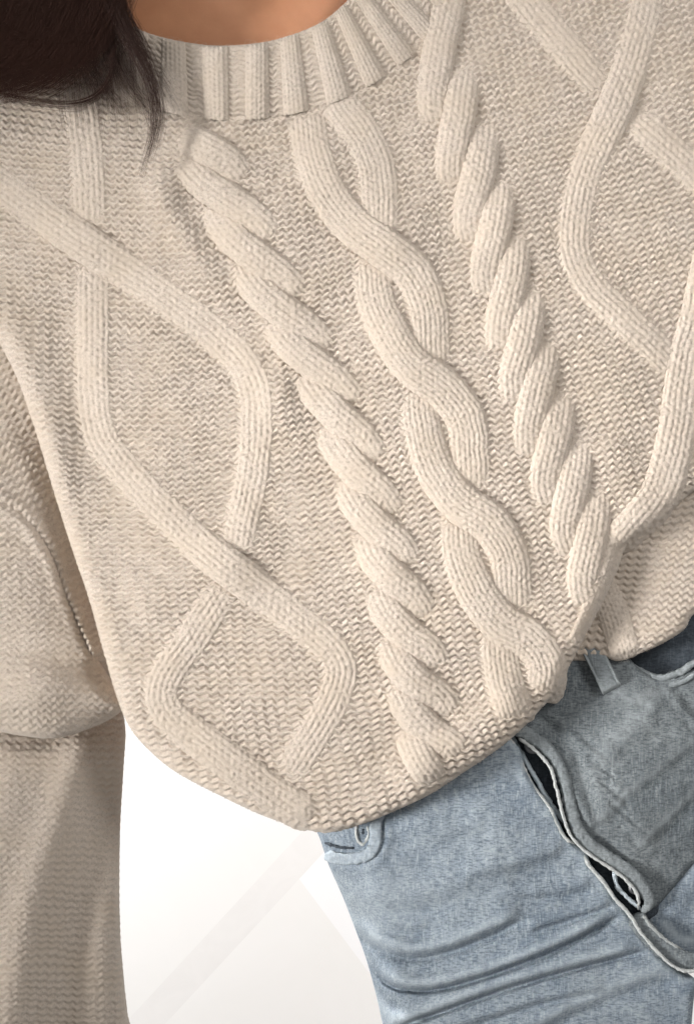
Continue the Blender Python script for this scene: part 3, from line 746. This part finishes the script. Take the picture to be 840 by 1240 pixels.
# right front: pocket side with fly flap
STEP1 = sp_([(712, 1008), (735, 990), (765, 962), (800, 935), (860, 884)])
STEP2 = sp_([(775, 1030), (800, 1005), (830, 975), (880, 930)])
def zright(x, y):
    x = np.asarray(x, float); y = np.asarray(y, float)
    z = -84 - 20 * sm(740, 880, x) - 8 * sm(900, 1100, y)
    z = z + step_fold(x, y, STEP1, 8) + step_fold(x, y, STEP2, 8)
    z = z - 5 * np.exp(-(seg_dist(x, y, sp_([(655, 870), (690, 905), (708, 950), (722, 1000)]))[0] / 8)**2)
    z = z + 4 * np.exp(-(seg_dist(x, y, sp_([(740, 830), (790, 850), (770, 880), (730, 915)]))[0] / 16)**2)
    z = z - 4 * np.exp(-(seg_dist(x, y, sp_([(725, 1030), (745, 1045), (765, 1060)]))[0] / 9)**2)
    for k_ in range(5):     # puckers beside the fly
        cx, cy = 715 + 13 * k_, 900 + 28 * k_
        z = z - 2.4 * np.exp(-(seg_dist(x, y, [(cx - 14, cy - 10), (cx + 16, cy + 14)])[0] / 4)**2)
    return z + 2.4 * vnoise(x + 300, y + 300, 65, 38) + 1.0 * vnoise(x + 300, y + 300, 66, 11)
def wright(x, y):
    x = np.asarray(x, float); y = np.asarray(y, float)
    def off(p, o, w):
        d, s, t, _, _ = seg_dist(x, y, p); return np.exp(-((d * s - o) / w)**2) * sm(0, .1, t)
    w = .40 * off(STEP1, -5, 5) + .40 * off(STEP2, -5, 5)
    w = w + .30 * np.exp(-(seg_dist(x, y, sp_([(738, 835), (775, 850), (800, 838)]))[0] / 10)**2) + .3 * np.exp(-(seg_dist(x, y, sp_([(785, 838), (765, 875), (735, 905)]))[0] / 12)**2)
    scuff = np.exp(-((x - 738) / 24)**2 - ((y - 945) / 26)**2) * (vnoise(x + .6 * y, y - .5 * x, 67, 3.2) > .25) * .55
    return np.clip(w * (.7 + .5 * vnoise(x, y, 68, 6)) + scuff, 0, 1)
RIGHT = [(622, 850), (600, 868), (626, 886), (652, 900), (672, 924), (684, 950), (692, 980), (700, 1004), (720, 1028), (745, 1050), (768, 1070), (784, 1092), (792, 1100), (815, 1075), (845, 1040), (920, 960),
         (925, 860), (925, 800), (880, 800), (850, 806), (826, 816), (800, 822), (780, 814), (764, 800), (750, 780), (700, 770), (650, 800)]
patch('hip_panel', RIGHT, zright, DENIM_G, jns, step=1.4, R=7, back=26, wearf=wright, label='grey front between the fly and the side pocket, shade partly in its colour')
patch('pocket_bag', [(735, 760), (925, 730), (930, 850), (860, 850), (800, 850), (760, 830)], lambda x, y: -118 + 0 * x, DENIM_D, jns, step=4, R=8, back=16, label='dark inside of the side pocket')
patch('far_thigh_panel', [(770, 1090), (800, 1050), (845, 1010), (925, 930), (930, 1100), (930, 1190), (880, 1200), (845, 1176), (815, 1158), (785, 1125)],
      lambda x, y: -112 - 12 * sm(780, 930, x) + 7 * np.exp(-(seg_dist(x, y, sp_([(800, 1115), (835, 1075), (880, 1020)]))[0] / 16)**2) + 1.6 * vnoise(x + 300, y + 300, 69, 26), DENIM, jns, step=1.6, R=10, back=40,
      wearf=lambda x, y: .5 * np.exp(-(seg_dist(x, y, sp_([(805, 1120), (822, 1136), (840, 1138)]))[0] / 6)**2), label='further thigh beyond the crotch crease')
# inside of the fly
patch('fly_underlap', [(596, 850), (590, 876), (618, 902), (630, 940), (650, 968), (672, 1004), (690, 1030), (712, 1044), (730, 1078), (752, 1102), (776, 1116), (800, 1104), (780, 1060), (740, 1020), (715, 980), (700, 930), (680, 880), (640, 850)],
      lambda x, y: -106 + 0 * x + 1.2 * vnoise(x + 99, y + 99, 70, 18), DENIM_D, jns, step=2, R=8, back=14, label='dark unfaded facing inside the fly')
def roll(name, pts, width, m, zb, dome=5, wear=.5, label=None, **k):
    return strand(name, pts, width, m, jns, zb, dome=dome, amp=k.pop('amp', .8), tile=None, pitch=4, row=5, fib=0, wear=wear, ds=1.3, label=label, **k)
zf = lambda x, y: -78 + 0 * np.asarray(x, float) - 6 * sm(950, 1100, y)
roll('fly_edge', [(616, 876, 17), (640, 891, 17), (663, 908, 16), (679, 934, 15), (688, 965, 15), (695, 995, 16), (709, 1020, 18), (736, 1040, 19), (759, 1056, 19), (778, 1076, 17), (785, 1095, 13), (775, 1105, 9)],
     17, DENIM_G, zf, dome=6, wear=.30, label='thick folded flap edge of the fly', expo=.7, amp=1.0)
roll('fly_hem', [(627, 893), (648, 909), (666, 930), (674, 958), (682, 990), (692, 1014), (712, 1034), (738, 1051), (760, 1068), (772, 1086), (772, 1102)], 4.2, THREAD, lambda x, y: zf(x, y) + 6, dome=3.2, wear=.7)
roll('fly_hem', [(606, 884), (622, 902), (634, 930), (648, 956), (665, 978), (673, 998), (684, 1015), (696, 1022)], 4, THREAD, lambda x, y: -78 + 0 * x, dome=3, wear=.7)
roll('fly_hem', [(706, 1034), (714, 1050), (730, 1068), (742, 1086), (752, 1097), (762, 1108), (776, 1130), (797, 1154), (815, 1170), (832, 1176), (850, 1172)], 4.4, THREAD, lambda x, y: -80 + 0 * x, dome=3.4, wear=.8)
roll('buttonhole_band', [(616, 888), (632, 914), (648, 942), (664, 970), (680, 992), (697, 1014)], 6, DENIM, lambda x, y: -92 + 0 * x, dome=4, wear=.75, label='thin pale buttonhole edge inside the fly')
roll('buttonhole_band', [(742, 1052), (746, 1072), (758, 1086), (772, 1098), (778, 1104)], 5.5, DENIM, lambda x, y: -88 + 0 * x, dome=4, wear=.7)
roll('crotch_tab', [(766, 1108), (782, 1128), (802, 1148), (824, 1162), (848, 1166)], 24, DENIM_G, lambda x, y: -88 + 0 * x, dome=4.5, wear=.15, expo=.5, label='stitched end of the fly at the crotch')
roll('crotch_stitching', [(776, 1106), (790, 1124), (808, 1140), (826, 1150)], 4, THREAD, lambda x, y: -84 + 0 * x, dome=2.4, wear=.4)
# metal buttons half hidden by the flap
def button(x, y, z, r):
    th = np.linspace(0, 2 * math.pi, 28, endpoint=False)
    prof = [(0, 1.6), (.45, 1.6), (.52, 2.6), (.66, 3.0), (.72, 1.8), (.86, 2.0), (.95, 1.4), (1, .4), (.96, -1.6)]
    rr = np.array([p[0] for p in prof]) * r; zz = np.array([p[1] for p in prof])
    X = x + rr[None] * np.cos(th)[:, None]; Y = y + rr[None] * np.sin(th)[:, None] * .92; Z = z + zz[None] + 0 * X
    return link_mesh('fly_button', W(X, Y, Z).reshape(-1, 3), grid_faces(28, len(prof), True)[:, ::-1], METAL, jns)
button(645, 903, -97, 11); button(690, 969, -97, 11); button(768, 1076, -96, 8)
# belt loop, pocket edges
def belt_loop():
    n, m = 40, 22
    s = np.linspace(0, 1, n)[:, None]; u = np.linspace(-1, 1, m)[None]
    ax = np.array([712.0, 778.0]); bx = np.array([741.0, 836.0]); d = (bx - ax); dn = d / np.linalg.norm(d); pn = np.array([-dn[1], dn[0]])
    wd = 12.5 + 0 * s
    cx = ax[0] + d[0] * s; cy = ax[1] + d[1] * s
    X = cx + pn[0] * u * wd; Y = cy + pn[1] * u * wd + 0
    Z = -74 + 7 * np.sin(np.clip(s, 0, 1) * math.pi * .95)**.6 + 1.6 * np.cos(u * 1.4) - 1.3 * np.exp(-((np.abs(u) - .72) / .08)**2) - 2.5 * (np.abs(u) > .97) - 8 * sm(.93, 1, s)
    V = W(X, Y, Z).reshape(-1, 3); V2 = V - RZ * 4.5 * S
    F = grid_faces(n, m); k = n * m
    F2 = F[:, ::-1] + k
    rim = np.r_[np.arange(m), np.arange(1, n) * m + m - 1, (n - 1) * m + np.arange(m - 2, -1, -1), np.arange(n - 2, 0, -1) * m]
    r2 = np.roll(rim, -1); F3 = np.stack([rim, r2, r2 + k, rim + k], 1)
    wr = (.25 + .5 * np.exp(-((np.abs(u) - .85) / .12)**2) + .6 * sm(.86, .97, s)) * np.ones((n, m))
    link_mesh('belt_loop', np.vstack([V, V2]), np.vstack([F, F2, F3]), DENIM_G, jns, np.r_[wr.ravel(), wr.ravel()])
belt_loop()
zp = lambda x, y: -88 + 0 * np.asarray(x, float)
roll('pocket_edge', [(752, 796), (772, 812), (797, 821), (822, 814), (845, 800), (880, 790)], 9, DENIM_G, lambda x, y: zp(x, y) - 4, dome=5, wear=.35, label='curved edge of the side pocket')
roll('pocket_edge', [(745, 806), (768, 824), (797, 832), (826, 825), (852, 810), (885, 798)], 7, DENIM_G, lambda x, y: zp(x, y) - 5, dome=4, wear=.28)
# small pocket at the left hip
_LP = spline(LEG, 5, True)[0]
def zleg_e(x, y):
    d = seg_dist(x, y, _LP, True)[0]; ins = inside(x, y, _LP); R = RL(x, y); q = np.clip(1 - d / R, 0, 1)
    return zleg(x, y) - np.where(ins, R * (1 - np.sqrt(np.clip(1 - q * q, 0, 1))), R + 2 * d)
roll('hip_pocket_edge', [(394, 1034), (406, 1039), (425, 1040), (446, 1034), (454, 1018), (455, 998), (462, 975)], 15, DENIM, lambda x, y: zleg_e(x, y) + 6, dome=6, wear=.35, label='puckered corner of the left hip pocket', expo=.7, amp=.9)
roll('hip_pocket_edge', [(392, 1020), (410, 1026), (432, 1027)], 3.4, DENIM_D, lambda x, y: zleg_e(x, y) + 7, dome=3, wear=0, label='dark slit of the left hip pocket')
roll('buttonhole', [(438, 998), (440, 1008), (438, 1018)], 6, DENIM_D, lambda x, y: zleg(x, y) + 1, dome=4.5, wear=0, label='small dark buttonhole at the left hip')
roll('buttonhole_stitching', [(436, 990), (431, 1004), (434, 1019), (441, 1022), (446, 1008), (442, 992)], 3.6, THREAD, lambda x, y: zleg(x, y) + 3, dome=3, wear=.8)
